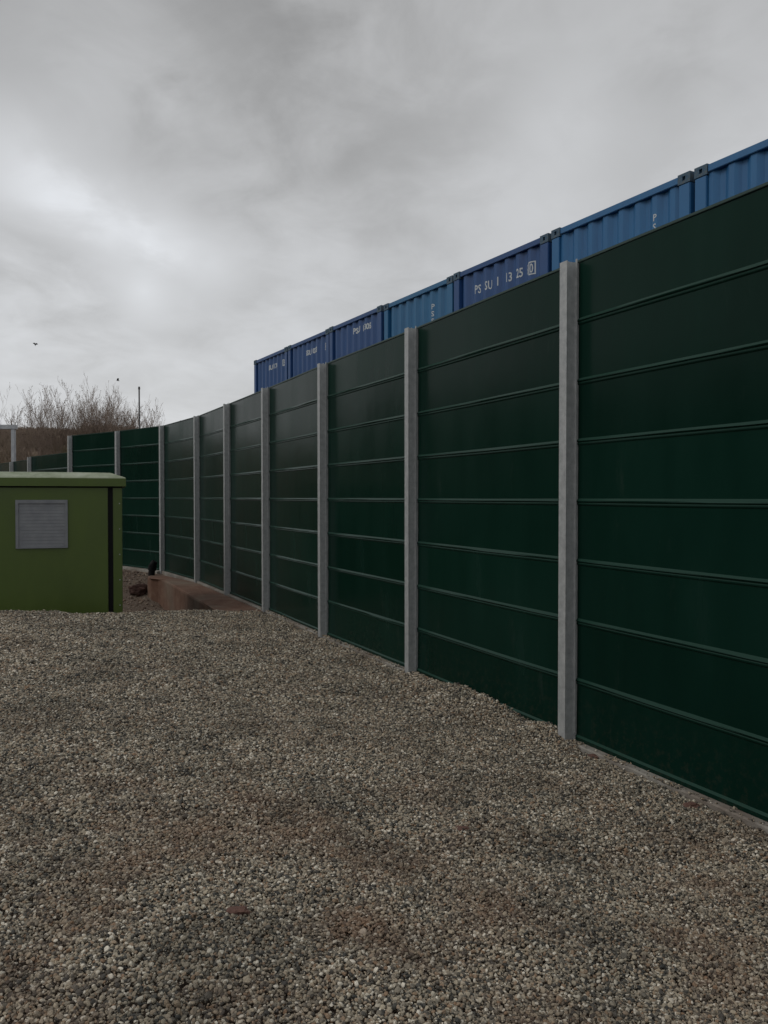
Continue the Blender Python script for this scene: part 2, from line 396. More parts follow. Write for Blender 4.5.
# ------------------------------------------------------------------ fence
fence = tag(empty('acoustic_fence', (P[2][0], P[2][1], 0)), 'tall dark green sheet fence with galvanised posts curving away beside the gravel', 'fence')
FO = Vector((P[2][0], P[2][1], 0))
TOPS = {}                                       # top of each bay
for i in range(len(P) - 1): TOPS[i] = 4.0 if i < 9 + 1 else 3.47
TOPS[11] = 3.38; TOPS[12] = 3.38
def bay(i):
    a = Vector((*P[i], 0)); b = Vector((*P[i + 1], 0)); d = b - a; ln = d.length
    ang = math.atan2(d.y, d.x)                  # local x runs away from the camera, local +y is the camera's side
    top = TOPS[i]; n = round(top / .5); hgt = top / n
    prof = [(-.05, .012)]
    y0 = 0.0
    prof.append((0.022, .012)); prof.append((.022, .040)); prof.append((.004, .055)); 
    for k in range(1, n):
        z = k * hgt
        prof += [(0, z - .028), (.006, z - .022), (.009, z - .016), (.008, z - .009), (.005, z - .003),
                 (.005, z + .001), (.012, z + .004), (.015, z + .008), (.013, z + .014), (.001, z + .032)]
    prof += [(0, top - .012), (-.05, top - .012)]
    e0, e1 = .012, ln - .012
    mb = MB()
    def fn(p, s): return (s, p[0], p[1])
    # sweep in a few lengths so the sheet can sag very slightly
    segs = 10; n_ = len(prof); rnd_ = random.Random(i * 7 + 1)
    ph = [rnd_.uniform(0, 6) for _ in range(40)]
    for sI in range(segs + 1):
        s = e0 + (e1 - e0) * sI / segs
        for (py, pz) in prof:
            k = int(max(0, pz - .01) / hgt); w = math.sin(math.pi * sI / segs)
            dy = .0035 * w * math.sin(ph[k % 40] + sI * .9) if py > -.01 else 0
            dz = -.004 * w * (.5 + .5 * math.sin(ph[(k + 9) % 40]))
            mb.v.append((s, py + dy, pz + dz))
    for sI in range(segs):
        for j in range(n_):
            j2 = (j + 1) % n_
            mb.f.append((sI * n_ + j, sI * n_ + j2, (sI + 1) * n_ + j2, (sI + 1) * n_ + j))
    o = mb.build('panel', M_green, fence); o.location = a - FO; o.rotation_euler = (0, 0, ang)
    c = MB().box(e0, e1, -.056, .010, top - .0095, top + .012).build('top_cap', M_gcap, o, bevel=.003)
    return a, ang, ln
bays = [bay(i) for i in range(len(P) - 1)]
# kerb bays
for i, (a, ang, ln) in enumerate(bays):
    mb = MB(); seg = 8; rr = random.Random(i)
    for s in range(seg):
        pass
    outl = [(-.07, -.25), (-.07, .006), (.080, .008), (.090, -.002), (.092, -.25)]
    if i >= 8:                                     # the far kerb shows as a wider pale strip
        outl = [(-.07, -.25), (-.07, .006), (.21, .008), (.225, -.005), (.24, -.25)]
    mb.prism(outl, lambda p, s: (s, p[0], p[1]), .004, ln - .004)
    o = mb.build('base_kerb', M_conc, fence); o.location = a - FO; o.rotation_euler = (0, 0, ang)
# posts
H0 = -.3
def post_mesh(h):
    p = MB()
    # H section: front flange, web, back flange  (x along the fence, +y towards the camera side)
    p.box(-.048, .048, .118, .126, H0, h - .004)
    p.box(-.045, -.040, -.060, .118, H0, h - .012)
    p.box(.040, .045, -.060, .118, H0, h - .012)
    p.box(-.040, .040, .020, .026, H0, h - .05)
    p.box(-.05, .05, -.070, -.060, H0, h - .004)
    return p
def bolts_mesh(h):
    q = MB()
    q.tube((.0445, .066, 0), (.050, .066, 0), .008, .007, 6, True)
    return q
def strip_mesh(h, s):
    q = MB()
    pts = [(s * .005, .003 + .022), (s * .044, .003 + .022), (s * .044, .042), (s * .047, .042), (s * .047, .0225), (s * .005, .0225)]
    a_, b_ = min(s * .0455, s * .060), max(s * .0455, s * .060)
    q.box(a_, b_, .003 + .023, .036, .02, h + .016)
    return q
cache = {}
for i, (x, y) in enumerate(P):
    h = max(TOPS.get(i, 0), TOPS.get(i - 1, 0)); h = h or 3.38
    angs = [bays[j][1] for j in (i - 1, i) if 0 <= j < len(bays)]; ang = sum(angs) / len(angs)
    if h not in cache:
        cache[h] = (post_mesh(h).mesh('post', M_zinc), bolts_mesh(h).mesh('bolt', M_zinc), strip_mesh(h, -1).mesh('sealing_strip', M_zinc), strip_mesh(h, 1).mesh('sealing_strip', M_zinc))
    pm, bmh, s1_, s2_ = cache[h]
    po = inst('post', pm, fence, Vector((x, y, 0)) - FO, (R(random.uniform(-.08, .08)), R(random.uniform(-.08, .08)), ang))
    if i in (2, 3, 4):
        for s in (1,):
            for q in range(13): inst('bolt', bmh, po, (0, 0, .3 + q * .285), (0, 0, 0))
    inst('sealing_strip', s1_, po); inst('sealing_strip', s2_, po)

# ------------------------------------------------------------------ raised footing beside the fence
def offs(pt_i, dist):
    x, y = P[pt_i]; j0, j1 = max(0, pt_i - 1), min(len(P) - 1, pt_i + 1)
    d = Vector((P[j1][0] - P[j0][0], P[j1][1] - P[j0][1])).normalized(); n = Vector((-d.y, d.x))
    return (x + n.x * dist, y + n.y * dist)
fr = [(-2.75, 14.0), (-3.05, 14.9), (-3.55, 16.0), (-4.55, 18.25), (-5.40, 20.1)]
cx, cy = -5.55, 21.0
rnd_pts = [(-5.66, 20.52), (-5.86, 20.62), (-6.02, 20.85), (-6.12, 21.2), (-6.22, 21.7)]
back = [(-6.12, 22.0), offs(7, .10), offs(6, .10), offs(5, .10)]
out = fr + rnd_pts + back
mb = MB(); n = len(out)
ctr = Vector((sum(p[0] for p in out) / n, sum(p[1] for p in out) / n))
lev = [(-.95, 0), (-.05, 0), (-.018, .012), (-.006, .05)]
for (z, ins) in lev:
    for i, p in enumerate(out):
        a = Vector(out[i - 1]); b = Vector(out[(i + 1) % n]); t = (b - a).normalized(); nn = Vector((-t.y, t.x))
        if nn.dot(ctr - Vector(p)) < 0: nn = -nn
        q = Vector(p) + nn * ins; 
        mb.v.append((q.x, q.y, z + (.006 * math.sin(i * 2.1) if z > -.1 else 0)))
for k in range(len(lev) - 1):
    for i in range(n):
        j = (i + 1) % n; mb.f.append((k * n + i, k * n + j, (k + 1) * n + j, (k + 1) * n + i))
mb.f.append(tuple((len(lev) - 1) * n + i for i in range(n)))
foot = mb.build('concrete_footing', M_foot)
tag(foot, 'low mud-stained concrete footing with rounded end along the fence base', 'footing')

# black pipe end standing at the footing's far corner
px_, py_ = -6.02, 20.55
pipe = empty('drain_pipe', (-6.03, 21.45, -.02))
tag(pipe, 'short black plastic pipe standing on the rounded end of the footing', 'pipe')
pm = MB(); pm.tube((-.06, -.02, 0), (-.05, 0, .17), .085, .085, 16, True)
pm.build('pipe_tube', M_rubber, pipe, smooth=False)
MB().tube((-.052, 0, .15), (-.03, 0, .27), .11, .105, 16, True).build('pipe_collar', M_rubber, pipe)
MB().tube((-.03, 0, .272), (.03, .0, .38), .09, .08, 16, True).build('pipe_cap', M_rubber, pipe)
# red-brown clods below it
rc = random.Random(5)
def lump(name, loc, r, m, sq=(1, 1, .6), seed=0):
    bm = bmesh.new(); bmesh.ops.create_icosphere(bm, subdivisions=3, radius=1)
    for v in bm.verts:
        f = 1 + .55 * mnoise.noise(v.co * 1.1 + Vector((seed * 3.1, 0, seed))) + .2 * mnoise.noise(v.co * 3 + Vector((0, seed, 0)))
        v.co = Vector((v.co.x * sq[0], v.co.y * sq[1], v.co.z * sq[2])) * f * r
    me = bpy.data.meshes.new(name); bm.to_mesh(me); bm.free(); me.materials.append(m)
    o = bpy.data.objects.new(name, me); COL.objects.link(o); o.location = loc; return o
M_clod = mat('dark_red_clay', (.06, .02, .015), .9)
b6 = noise_tex(M_clod, 9, 4); setin(M_clod, 'Base Color', ramp(M_clod, [(.3, (.035, .015, .011)), (.7, (.07, .032, .024))], b6)); bump(M_clod, b6, .6, .02)
cl = lump('clay_clod', (-6.30, 21.05, float(T(-6.30, 21.05)) + .10), .19, M_clod, (1.2, 1, .75), 3)
tag(cl, 'dark red clay clod lying against the rounded end of the footing', 'clod')

# fragments in the gravel
def at(px, py, h):
    """a world point on height h seen at that pixel of the photograph"""
    D = (EYE - h) * 820 / (py - 497); return ((px - 384) / 820 * D, D)
for (px, py, r, sq, lab, s) in ((460, 831, .034, (1.5, 1, .45), 'flat reddish brick chip lying on gravel in the middle right foreground', 1),
                          (238, 913, .032, (1.3, .9, .45), 'dark red brick chip lying on gravel in the left foreground', 2),
                          (694, 807, .040, (1.6, .9, .5), 'dark red brick chip beside the concrete kerb at the right', 5),
                          (594, 757, .030, (1.6, .9, .5), 'small red-brown brick chip just right of the nearest visible post', 9)):
    x, y = at(px, py, .3)
    for _ in range(6):
        h = float(T(x, y)); x, y = at(px, py, h + .015)
    o = lump('brick_chip', (x, y, float(T(x, y)) + .010), r, M_brick, sq, s); tag(o, lab, 'brick chip', 'brick chips in the gravel')

# ------------------------------------------------------------------ green kiosk
k = empty('green_kiosk', (0, 0, 0), R(18))
KX, KY = -4.63, 14.5
k.location = (KX, KY, -.72)
tag(k, 'olive green kiosk with grey louvre vent sunk behind the gravel mound', 'kiosk')
W, Dp, Z0 = 4.4, 2.8, .72                        # local z = world z + .72
MB().box(-W, -.24, 0, Dp, 0, 2.26 + Z0 - .01).build('wall', M_kiosk, k, bevel=.008)
MB().box(-.155, 0, .0, Dp, 0, 2.26 + Z0 - .01).build('wall', M_kiosk, k, bevel=.012)
MB().box(-.238, -.157, .025, Dp - .03, 0.002, 2.25 + Z0).build('corner_seal', M_rubber, k)
zr0, zr1, zr2 = 2.232 + Z0, 2.392 + Z0, 2.475 + Z0
MB().box(-W + .01, -.002, -.004, .02, 2.205 + Z0, 2.231 + Z0).build('lid_shade_strip', M_rubber, k)  # thin black strip painting in the shadow under the lid
rb = MB(); o_ = .065
pts_l = [(-W - o_, -o_), (o_, -o_), (o_, Dp + o_), (-W - o_, Dp + o_)]
def ring(ins, z): return [(-W - o_ + ins, -o_ + ins, z), (o_ - ins, -o_ + ins, z), (o_ - ins, Dp + o_ - ins, z), (-W - o_ + ins, Dp + o_ - ins, z)]
lv = [ring(0, zr0), ring(0, zr1 - .02), ring(.02, zr1), ring(.26, zr2), ring(.8, zr2 + .02)]
for r_ in lv: rb.v += r_
for q in range(len(lv) - 1):
    for i in range(4):
        j = (i + 1) % 4; rb.f.append((q * 4 + i, q * 4 + j, q * 4 + 4 + j, q * 4 + 4 + i))
rb.f.append((16, 17, 18, 19)); rb.f.append((3, 2, 1, 0))
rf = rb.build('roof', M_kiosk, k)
rf.data.materials.append(M_kroof_lit)
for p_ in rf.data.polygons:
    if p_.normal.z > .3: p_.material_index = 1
vx, vw = -1.315, .83
v = empty('vent', (vx, 0, 0)); v.parent = k
fz0, fz1 = 1.165 + Z0, 1.995 + Z0
f_ = MB(); t_ = .045
f_.box(-vw/2, -vw/2 + t_, -.035, -.001, fz0, fz1); f_.box(vw/2 - t_, vw/2, -.035, -.001, fz0, fz1)
f_.box(-vw/2 + t_, vw/2 - t_, -.035, -.001, fz1 - .06, fz1); f_.box(-vw/2 + t_, vw/2 - t_, -.035, -.001, fz0, fz0 + .02)
f_.build('frame', M_louvre, v)
g_ = MB(); z = fz0 + .02; nsl = 13; st = (fz1 - .06 - fz0 - .02) / nsl
for i in range(nsl):
    g_.prism([(-.003, z), (-.0165, z + .001), (-.0165, z + .006), (-.0140, z + st - .0005), (-.003, z + st - .0005)], lambda p, s: (s, p[0], p[1]), -vw/2 + t_, vw/2 - t_); z += st
g_.build('louvre', M_louvre, v)
for i in range(6): MB().tube((-.045, -.001, .4 + i * .45), (-.045, -.010, .4 + i * .45), .011, .009, 8, True).build('bolt', M_zinc, k)

# ------------------------------------------------------------------ shipping containers (short ends towards the fence)
CW, CL, CH = 2.438, 6.058, 2.896
PT_, SL = .072, .068                             # plateau and slope of a corrugation
DEP = .040
x0c, x1c = .172, CW - .172
PH = [.19]
def wave(x):
    """depth behind the outer face at local x"""
    if x < x0c or x > x1c: return 0
    u = (x - x0c + PH[0]) % (2 * (PT_ + SL))
    if u < PT_: return 0.0
    if u < PT_ + SL: return (u - PT_) / SL * DEP
    if u < 2 * PT_ + SL: return DEP
    return DEP - (u - 2 * PT_ - SL) / SL * DEP
def breaks():
    b = []; kk = 0; u0 = x0c - PH[0]
    while u0 + kk * (PT_ + SL) < x1c + .2:
        for q in (u0 + kk * (PT_ + SL), u0 + kk * (PT_ + SL) + PT_):
            if x0c + .002 < q < x1c - .002: b.append(q)
        kk += 1
    return sorted([x0c] + b + [x1c])
brk = breaks()
YF = .030                                        # outer corrugation face sits behind the corner posts
def corr(name, length, brks, y0):
    mb = MB(); zb, zt = .15, CH - .095
    for q in brks: mb.v += [(q, y0 + wave(q), zb), (q, y0 + wave(q), zt)]
    for i in range(len(brks) - 1): mb.f.append((2 * i, 2 * i + 2, 2 * i + 3, 2 * i + 1))
    b = len(mb.v)                                # thin back skin gives it real thickness
    for q in brks: mb.v += [(q, y0 + wave(q) + .004, zb), (q, y0 + wave(q) + .004, zt)]
    for i in range(len(brks) - 1): mb.f.append((b + 2 * i, b + 2 * i + 1, b + 2 * i + 3, b + 2 * i + 2))
    return mb
me_end = corr('end_wall', CW, brk, YF).mesh('end_wall', M_navy)
PH[0] = .292; me_end2 = corr('end_wall', CW, breaks(), YF).mesh('end_wall', M_mid); PH[0] = .19
me_post = MB().box(0, .165, 0, .12, .12, CH - .121).mesh('corner_post', M_navy, bevel=.008)
me_rail = MB().box(.180, CW - .180, .004, .075, CH - .095, CH - .012).mesh('top_rail', M_navy, bevel=.006)
me_sill = MB().box(.180, CW - .180, .004, .075, .012, .15).mesh('bottom_rail', M_navy, bevel=.006)
cb = MB()
def casting():
    """corner casting 178 x 162 x 118 with its lifting hole facing front"""
    c = MB(); w, d, h = .178, .162, .118
    hx0, hx1, hz0, hz1 = .068, .112, .034, .084
    c.box(0, hx0, 0, d, 0, h); c.box(hx1, w, 0, d, 0, h); c.box(hx0, hx1, 0, d, 0, hz0); c.box(hx0, hx1, 0, d, hz1, h)
    c.box(hx0, hx1, .03, d, hz0, hz1)
    return c
me_cast = casting().mesh('corner_casting', M_cast)
sw = MB()
def side(sw_, xx, s):
    yb = [.12]; kq = 0
    while yb[-1] < CL - .2: yb.append(yb[-1] + (.07 if kq % 2 == 0 else .068)); kq += 1
    b = len(sw_.v)
    for i, q in enumerate(yb):
        off = (.036 if i % 4 in (2, 3) else 0) * s
        sw_.v += [(xx + off, q, .15), (xx + off, q, CH - .07)]
    for i in range(len(yb) - 1): sw_.f.append((b + 2 * i, b + 2 * i + 2, b + 2 * i + 3, b + 2 * i + 1))
sw1 = MB(); side(sw1, .012, 1); me_sl = sw1.mesh('side_wall', M_navy)
sw2 = MB(); side(sw2, CW - .012, -1); me_sr = sw2.mesh('side_wall', M_navy)
me_roof = MB().box(.01, CW - .01, .08, CL - .05, CH - .035, CH - .02).mesh('roof', M_navy)
me_srail = MB().box(.0, .06, .165, CL - .165, CH - .085, CH - .012).mesh('side_rail', M_navy)
me_back = MB().box(.17, CW - .17, CL - .06, CL - .01, .1, CH - .1).mesh('rear_door', M_navy)
me_floor = MB().box(.0, CW, .165, CL - .165, .02, .15).mesh('floor_frame', M_navy)
th = math.atan2(-.8794, .476)
J0 = Vector((-3.596, 22.68)); STEP = Vector((1.190, -2.198))
def text_mesh(s, size, x, z, vertical=False, sx=1.0, boxed=None, spacing=1.0, frame=None, groups=None):
    """lettering as thin painted relief that follows the corrugation"""
    bm = bmesh.new()
    items = [(c, x, z - i * size * 1.42) for i, c in enumerate(s)] if vertical else [(s, x, z)]
    if groups: items = [(g_t, g_x, z) for g_t, g_x in groups]
    for (body, xx, zz) in items:
        cu = bpy.data.curves.new('t', 'FONT'); cu.body = body; cu.size = size * 1.42; cu.resolution_u = 2
        cu.space_character = spacing; cu.offset = size * (.05 if size < .12 and not vertical else .022)
        ob = bpy.data.objects.new('t', cu); COL.objects.link(ob)
        bpy.context.view_layer.update()
        mm = bpy.data.meshes.new_from_object(ob.evaluated_get(bpy.context.evaluated_depsgraph_get()))
        for v_ in mm.vertices: v_.co = Vector((xx + v_.co.x * sx, 0, zz + v_.co.y))
        bm.from_mesh(mm); bpy.data.objects.remove(ob); bpy.data.meshes.remove(mm); bpy.data.curves.remove(cu)
    if frame:
        bx0, bx1, bz0, bz1, t = frame
        o_v = [bm.verts.new((p, 0, q)) for p, q in ((bx0, bz0), (bx1, bz0), (bx1, bz1), (bx0, bz1))]
        i_v = [bm.verts.new((p, 0, q)) for p, q in ((bx0 + t, bz0 + t), (bx1 - t, bz0 + t), (bx1 - t, bz1 - t), (bx0 + t, bz1 - t))]
        for q in range(4): bm.faces.new((o_v[q], o_v[(q + 1) % 4], i_v[(q + 1) % 4], i_v[q]))
    for q in breaks():
        bmesh.ops.bisect_plane(bm, geom=list(bm.verts) + list(bm.edges) + list(bm.faces), plane_co=(q, 0, 0), plane_no=(1, 0, 0), dist=1e-6)
    for v_ in bm.verts: v_.co.y = YF + wave(v_.co.x) - .0025
    me = bpy.data.meshes.new('lettering'); bm.to_mesh(me); bm.free(); me.materials.append(M_white); return me
# text height above the container's base, position and wording of each end wall
CENT = (.64, .92, 1.22, 1.46, 1.73, 1.955)
TX = {0: dict(s='PSSU 111708', size=.115, x=.98, z=CH - .40, sx=.80, boxed=('5', 2.06)),
      1: dict(s='PSSU 110703', size=.115, x=1.02, z=CH - .40, sx=.80, boxed=('0', 2.12)),
      2: dict(s='PSSU 113052', size=.115, x=1.14, z=CH - .34, sx=.92),
      3: dict(s='PSSU113', size=.090, x=1.715, z=CH - .425, vertical=True),
      4: dict(s='', size=.135, x=.55, z=CH - .455, sx=.66, groups=[(t_, c_ - .062) for t_, c_ in zip(('PS', 'SU', '1', '13', '25', '5'), CENT)], boxed=('0', 1.985)),
      5: dict(s='PSSU113', size=.082, x=1.85, z=CH - .405, vertical=True),
      6: None}
LAB = ['farthest dark blue container at the left end of the raised row, with white number',
       'second dark blue container from the left end of the raised row, white number on it',
       'dark blue container with white number, left of the lighter blue one with vertical letters',
       'lighter blue container with vertical white letters between two dark blue numbered ones',
       'dark blue container with widely spaced white number boxed at its end digit',
       'mid blue container with vertical white letters near its right corner post',
       'nearest mid blue container above the fence, cut by the right edge, without lettering']
CM = [M_navy, M_navy, M_navy, M_mid2, M_navy, M_mid, M_mid]
rk = random.Random(3)
def container(i, base, m, letter, label, group):
    jz = rk.uniform(-.008, .008); jy = rk.uniform(-.015, .015)
    loc = J0 + STEP * i
    ux = Vector((math.cos(th), math.sin(th))); uy = Vector((-ux.y, ux.x))
    loc = loc + ux * .031 + uy * jy
    c = empty('shipping_container', (loc.x, loc.y, base + (jz if base > 1 else 0)), th)
    tag(c, label, 'container', group)
    PH[0] = .292 if (i >= 5) else .19
    inst('end_wall', me_end2 if i >= 5 else me_end, c, m=m)
    inst('corner_post', me_post, c, (.002, 0, 0), m=m); inst('corner_post', me_post, c, (CW - .167, 0, 0), m=m)
    inst('top_rail', me_rail, c, m=m); inst('bottom_rail', me_sill, c, m=m)
    for (cx_, cz_) in ((0, CH - .118), (CW - .178, CH - .118), (0, 0), (CW - .178, 0)):
        inst('corner_casting', me_cast, c, (cx_, -.006, cz_))
        inst('corner_casting', me_cast, c, (cx_ + .178, CL + .006, cz_), (0, 0, math.pi))
    inst('side_wall', me_sl, c, m=m); inst('side_wall', me_sr, c, m=m); inst('roof', me_roof, c, m=m)
    inst('side_rail', me_srail, c, m=m); inst('side_rail', me_srail, c, (CW - .06, 0, 0), m=m)
    inst('rear_door', me_back, c, m=m); inst('floor_frame', me_floor, c, m=m)
    inst('corner_post', me_post, c, (.002, CL - .12, 0), m=m); inst('corner_post', me_post, c, (CW - .167, CL - .12, 0), m=m)
    if letter:
        inst('lettering', text_mesh(**letter), c)
        if letter.get('boxed'):
            b_, bx_ = letter['boxed']; sz = letter['size']
            inst('check_digit', text_mesh(b_, sz, bx_, letter['z'], sx=letter.get('sx', 1)), c)
            inst('digit_frame', text_mesh('', sz, 0, 0, frame=(bx_ - .025, bx_ + sz * .72, letter['z'] - sz * .22, letter['z'] + sz * 1.22, .018)), c)
ORD = ['farthest', 'second from the far end', 'third from the far end', 'fourth from the far end', 'fifth from the far end', 'sixth from the far end', 'nearest']
for i in range(7):
    container(i, CH + .005, CM[i], TX[i], LAB[i], 'blue shipping containers stacked in a row behind the fence')
for i in range(7):
    container(i, -.02, [M_mid, M_navy, M_navy, M_mid, M_mid2, M_navy, M_navy][i], None,
              'bottom tier container hidden by the fence, ' + ORD[i], 'lower containers carrying the raised row')

# ------------------------------------------------------------------ far left: bank, scrub, trees, frame, pole, birds
def bank_h(x, y):
    q = x / np.maximum(y, 1.0)
    cr_ = 5.85 - .30 * sstep((x + 19) / 6) - 1.9 * sstep((x + 13.5) / 6) - 3 * sstep((x + 6) / 8)
    rise = sstep((y - 37) / 8.5) * (1 - .0 * y)
    fall = 1 - .6 * sstep((y - 60) / 40)
    return cr_ * rise * fall - .1 + .12 * vn(x, y, .35, 3) * rise
bx = np.linspace(-80, 12, 140); by = np.linspace(36, 105, 70)
X, Y = np.meshgrid(bx, by); Z = bank_h(X, Y) - 4.0 * sstep((Y - 90) / 14)
idx = np.arange(X.size).reshape(X.shape)
faces = np.stack([idx[:-1, :-1].ravel(), idx[:-1, 1:].ravel(), idx[1:, 1:].ravel(), idx[1:, :-1].ravel()], 1)
me = bpy.data.meshes.new('embankment'); me.from_pydata(np.stack([X.ravel(), Y.ravel(), Z.ravel()], 1).tolist(), [], faces.tolist())
me.polygons.foreach_set('use_smooth', [True] * len(me.polygons)); me.materials.append(M_scrub)
o = bpy.data.objects.new('embankment', me); COL.objects.link(o); tag(o, kind='structure')

rs = random.Random(21)
sb = MB()
for i in range(5200):
    y = rs.uniform(38.5, 47.5); x = rs.uniform(-.56 * y, -.26 * y)
    z = float(bank_h(np.array(x), np.array(y)))
    hh = rs.uniform(.25, .75) * (1 if y < 44 else .42) * (2.2 if -.37 < x / y < -.30 else 1)
    for q in range(5):
        a = rs.uniform(0, 6.28); l = rs.uniform(.1, .5) * hh
        p0 = (x + rs.uniform(-.1, .1), y + rs.uniform(-.1, .1), z - .05); p1 = (x + math.cos(a) * l, y + math.sin(a) * l, z + hh * rs.uniform(.6, 1))
        sb.tube(p0, p1, .012, .007, 3)
o = sb.build('scrub', M_scrub); tag(o, 'brown leafless scrub covering the bank beyond the fence', 'scrub', kind='stuff')

def tree(base, height, spread, seed, label, stems=5, dens=1.0):
    r = random.Random(seed); tb = MB(); tw = MB(); lf = MB()
    def leaf(p):
        s = r.uniform(.025, .055); b = len(lf.v); d = Vector((r.uniform(-1, 1), r.uniform(-1, 1), r.uniform(-1, 1))).normalized()
        e = d.orthogonal().normalized()
        lf.v.extend([tuple(p + d * s), tuple(p + e * s * .6), tuple(p - d * s), tuple(p - e * s * .6)]); lf.f.append((b, b + 1, b + 2, b + 3))
    def grow(p, d, ln, rad, depth):
        steps = 4 if depth < 2 else 3
        for s in range(steps):
            d2 = (d + Vector((r.uniform(-1, 1), r.uniform(-1, 1), r.uniform(-.3, .8))) * .16).normalized()
            q = p + d2 * ln / steps; rr = rad * (1 - .22 * (s + 1) / steps * 1.6)
            (tb if depth < 2 else tw).tube(p, q, rad, max(rr, .005), 5 if depth < 2 else 3)
            p, d, rad = q, d2, max(rr, .005)
            if depth < 5 and (s > 0 or depth > 0):
                nb = 1 if r.random() < (1.0 if depth < 2 else .93 if depth < 4 else .6) * dens else 0
                for _ in range(nb):
                    side = Vector((r.uniform(-1, 1), r.uniform(-1, 1), r.uniform(-.2, .9))).normalized()
                    grow(p, (d * .95 + side * .6 + Vector((0, 0, .15))).normalized(), ln * r.uniform(.45, .68), rad * .6, depth + 1)
        if depth >= 3 and r.random() < .22: leaf(p)
    for s in range(stems):
        a = 6.283 * s / stems + r.uniform(-.5, .5); t = r.uniform(.15, 1) * spread
        d = Vector((math.cos(a) * t, math.sin(a) * t, 1)).normalized()
        grow(Vector((math.cos(a) * .1, math.sin(a) * .1, -.3)), d, height * r.uniform(.5, .72), height * .0065, 0)
    zmax = max(v[2] for v in tw.v); k_ = height / zmax
    for m_ in (tb, tw, lf): m_.v = [(v[0] * k_, v[1] * k_, v[2] * k_) for v in m_.v]
    o = empty('bare_tree', base); tag(o, label, 'tree', 'bare trees beyond the fence')
    tb.build('trunk', M_bark, o); tw.build('crown', M_bark, o); lf.build('withered_leaves', M_leafd, o)
def tree_at(px, ytop, y, spread, seed, label, stems=5, dens=1.0):
    x = (px - 384) / 820 * y; z = max(0, float(bank_h(np.array(x), np.array(y)))); top = EYE + (497 - ytop) / 820 * y
    tree((x, y, z), top - z, spread, seed, label, stems, dens)
tree_at(34, 384, 41.0, .8, 4, 'sparse bare tree at the left of the group beyond the fence, long thin outer twigs', 13, 1.0)
tree_at(62, 380, 41.5, .7, 12, 'bare tree with brown twigs behind the step in the fence top', 14, 1.05)
tree_at(88, 374, 42.0, .6, 23, 'tallest bare tree of the group beyond the fence', 15, 1.05)
tree_at(114, 381, 41.5, .7, 35, 'dense bare tree just left of the thin pole', 17, 1.05)
tree_at(128, 393, 41, .6, 41, 'low bare tree right behind the foot of the thin pole', 12, 1.0)
tree_at(154, 397, 42, .8, 57, 'small thin bare bush at the right end of the tree group', 11, .95)

# unseen bank added behind and left of the camera to darken the fence reflections
ab = MB(); na_ = 60; nr_ = 9
for ia in range(na_ + 1):
    ph = R(-31 - 137 * ia / na_)
    for ir in range(nr_ + 1):
        u = ir / nr_; rad = (24 / abs(math.sin(ph)) if ph > R(-90) else 24) + 14 * u; hh = 9.0 * float(sstep(u * 1.6)) * (1 - .4 * float(sstep((u - .7) / .3))) * float(sstep(ia / 4)) + .35 * float(vn(np.array(ia * .7), np.array(ir * .9), 1, 2)) * (u > .1)
        ab.v.append((math.sin(ph) * rad, math.cos(ph) * rad, hh - .9))
for ia in range(na_):
    for ir in range(nr_):
        q = ia * (nr_ + 1) + ir; ab.f.append((q, q + 1, q + nr_ + 2, q + nr_ + 1))
o = ab.build('embankment', M_added_bank, smooth=True); tag(o, kind='structure')

# white steel portal frame
fx = empty('steel_frame', (-17.15, 38, 0)); tag(fx, 'pale painted steel portal frame rising behind the far left fence', 'frame')
MB().box(-.075, .075, -.09, .11, -.2, 5.17).build('upright', M_wht_steel, fx, bevel=.01)
MB().box(-5.11, -4.91, -.09, .11, -.2, 5.17).build('upright', M_wht_steel, fx, bevel=.01)
MB().box(-5.16, .16, -.10, .12, 5.18, 5.38).build('crossbeam', M_wht_steel, fx, bevel=.01)
# thin pole
xx, yy = (140.2 - 384) / 820 * 37, 37.0
po = empty('thin_pole', (xx, yy, 0)); tag(po, 'thin upright grey pole standing between the bare trees beyond the fence', 'pole')
MB().tube((0, 0, -.2), (-.02, 0, EYE + (497 - 387) / 820 * 37 - .12), .045, .032, 10, True).build('shaft', M_pole, po)
MB().tube((-.02, 0, EYE + (497 - 387) / 820 * 37 - .12), (-.02, 0, EYE + (497 - 387) / 820 * 37), .05, .04, 10, True).build('pole_cap', M_pole, po)

def bird(px, py, y, span, rot, flap, label):
    bm = MB(); s = span
    # body and wings in one mesh
    b = [(-.20, .0), (-.12, .028), (0, .045), (.12, .036), (.2, .018), (.27, .0)]
    for (a0, r0), (a1, r1) in zip(b[:-1], b[1:]):
        bm.tube((a0 * s, 0, 0), (a1 * s, 0, 0), max(r0, .004) * s, max(r1, .004) * s, 8)
    for sd in (-1, 1):
        base = len(bm.v); w = [(.10, -.10, 0, 0), (.10, -.10, .25, flap * .22), (.03, -.10, .5, flap * .12)]
        for (f0, f1, yy_, zz_) in w:
            bm.v += [(f0 * s, sd * yy_ * s, zz_ * s + .012 * s), (f1 * s, sd * yy_ * s, zz_ * s), (f0 * s, sd * yy_ * s, zz_ * s - .006 * s)]
        for q in range(2):
            for e, g in ((0, 1), (1, 2), (2, 0)):
                bm.f.append((base + q * 3 + e, base + q * 3 + g, base + q * 3 + 3 + g, base + q * 3 + 3 + e))
        bm.f.append((base + 6, base + 7, base + 8))
    o = bm.build('bird', M_bird); o.location = ((px - 384) / 820 * y, y, EYE + (497 - py) / 820 * y); o.rotation_euler = rot
    tag(o, label, 'bird')
bird(36, 345, 40, .38, (.3, .9, 1.2), 1.0, 'small dark bird flying highest, alone above the left trees')
bird(118.5, 381, 41, .4, (0, .1, .4), 1.2, 'small dark bird flying just above the treetops left of the pole')

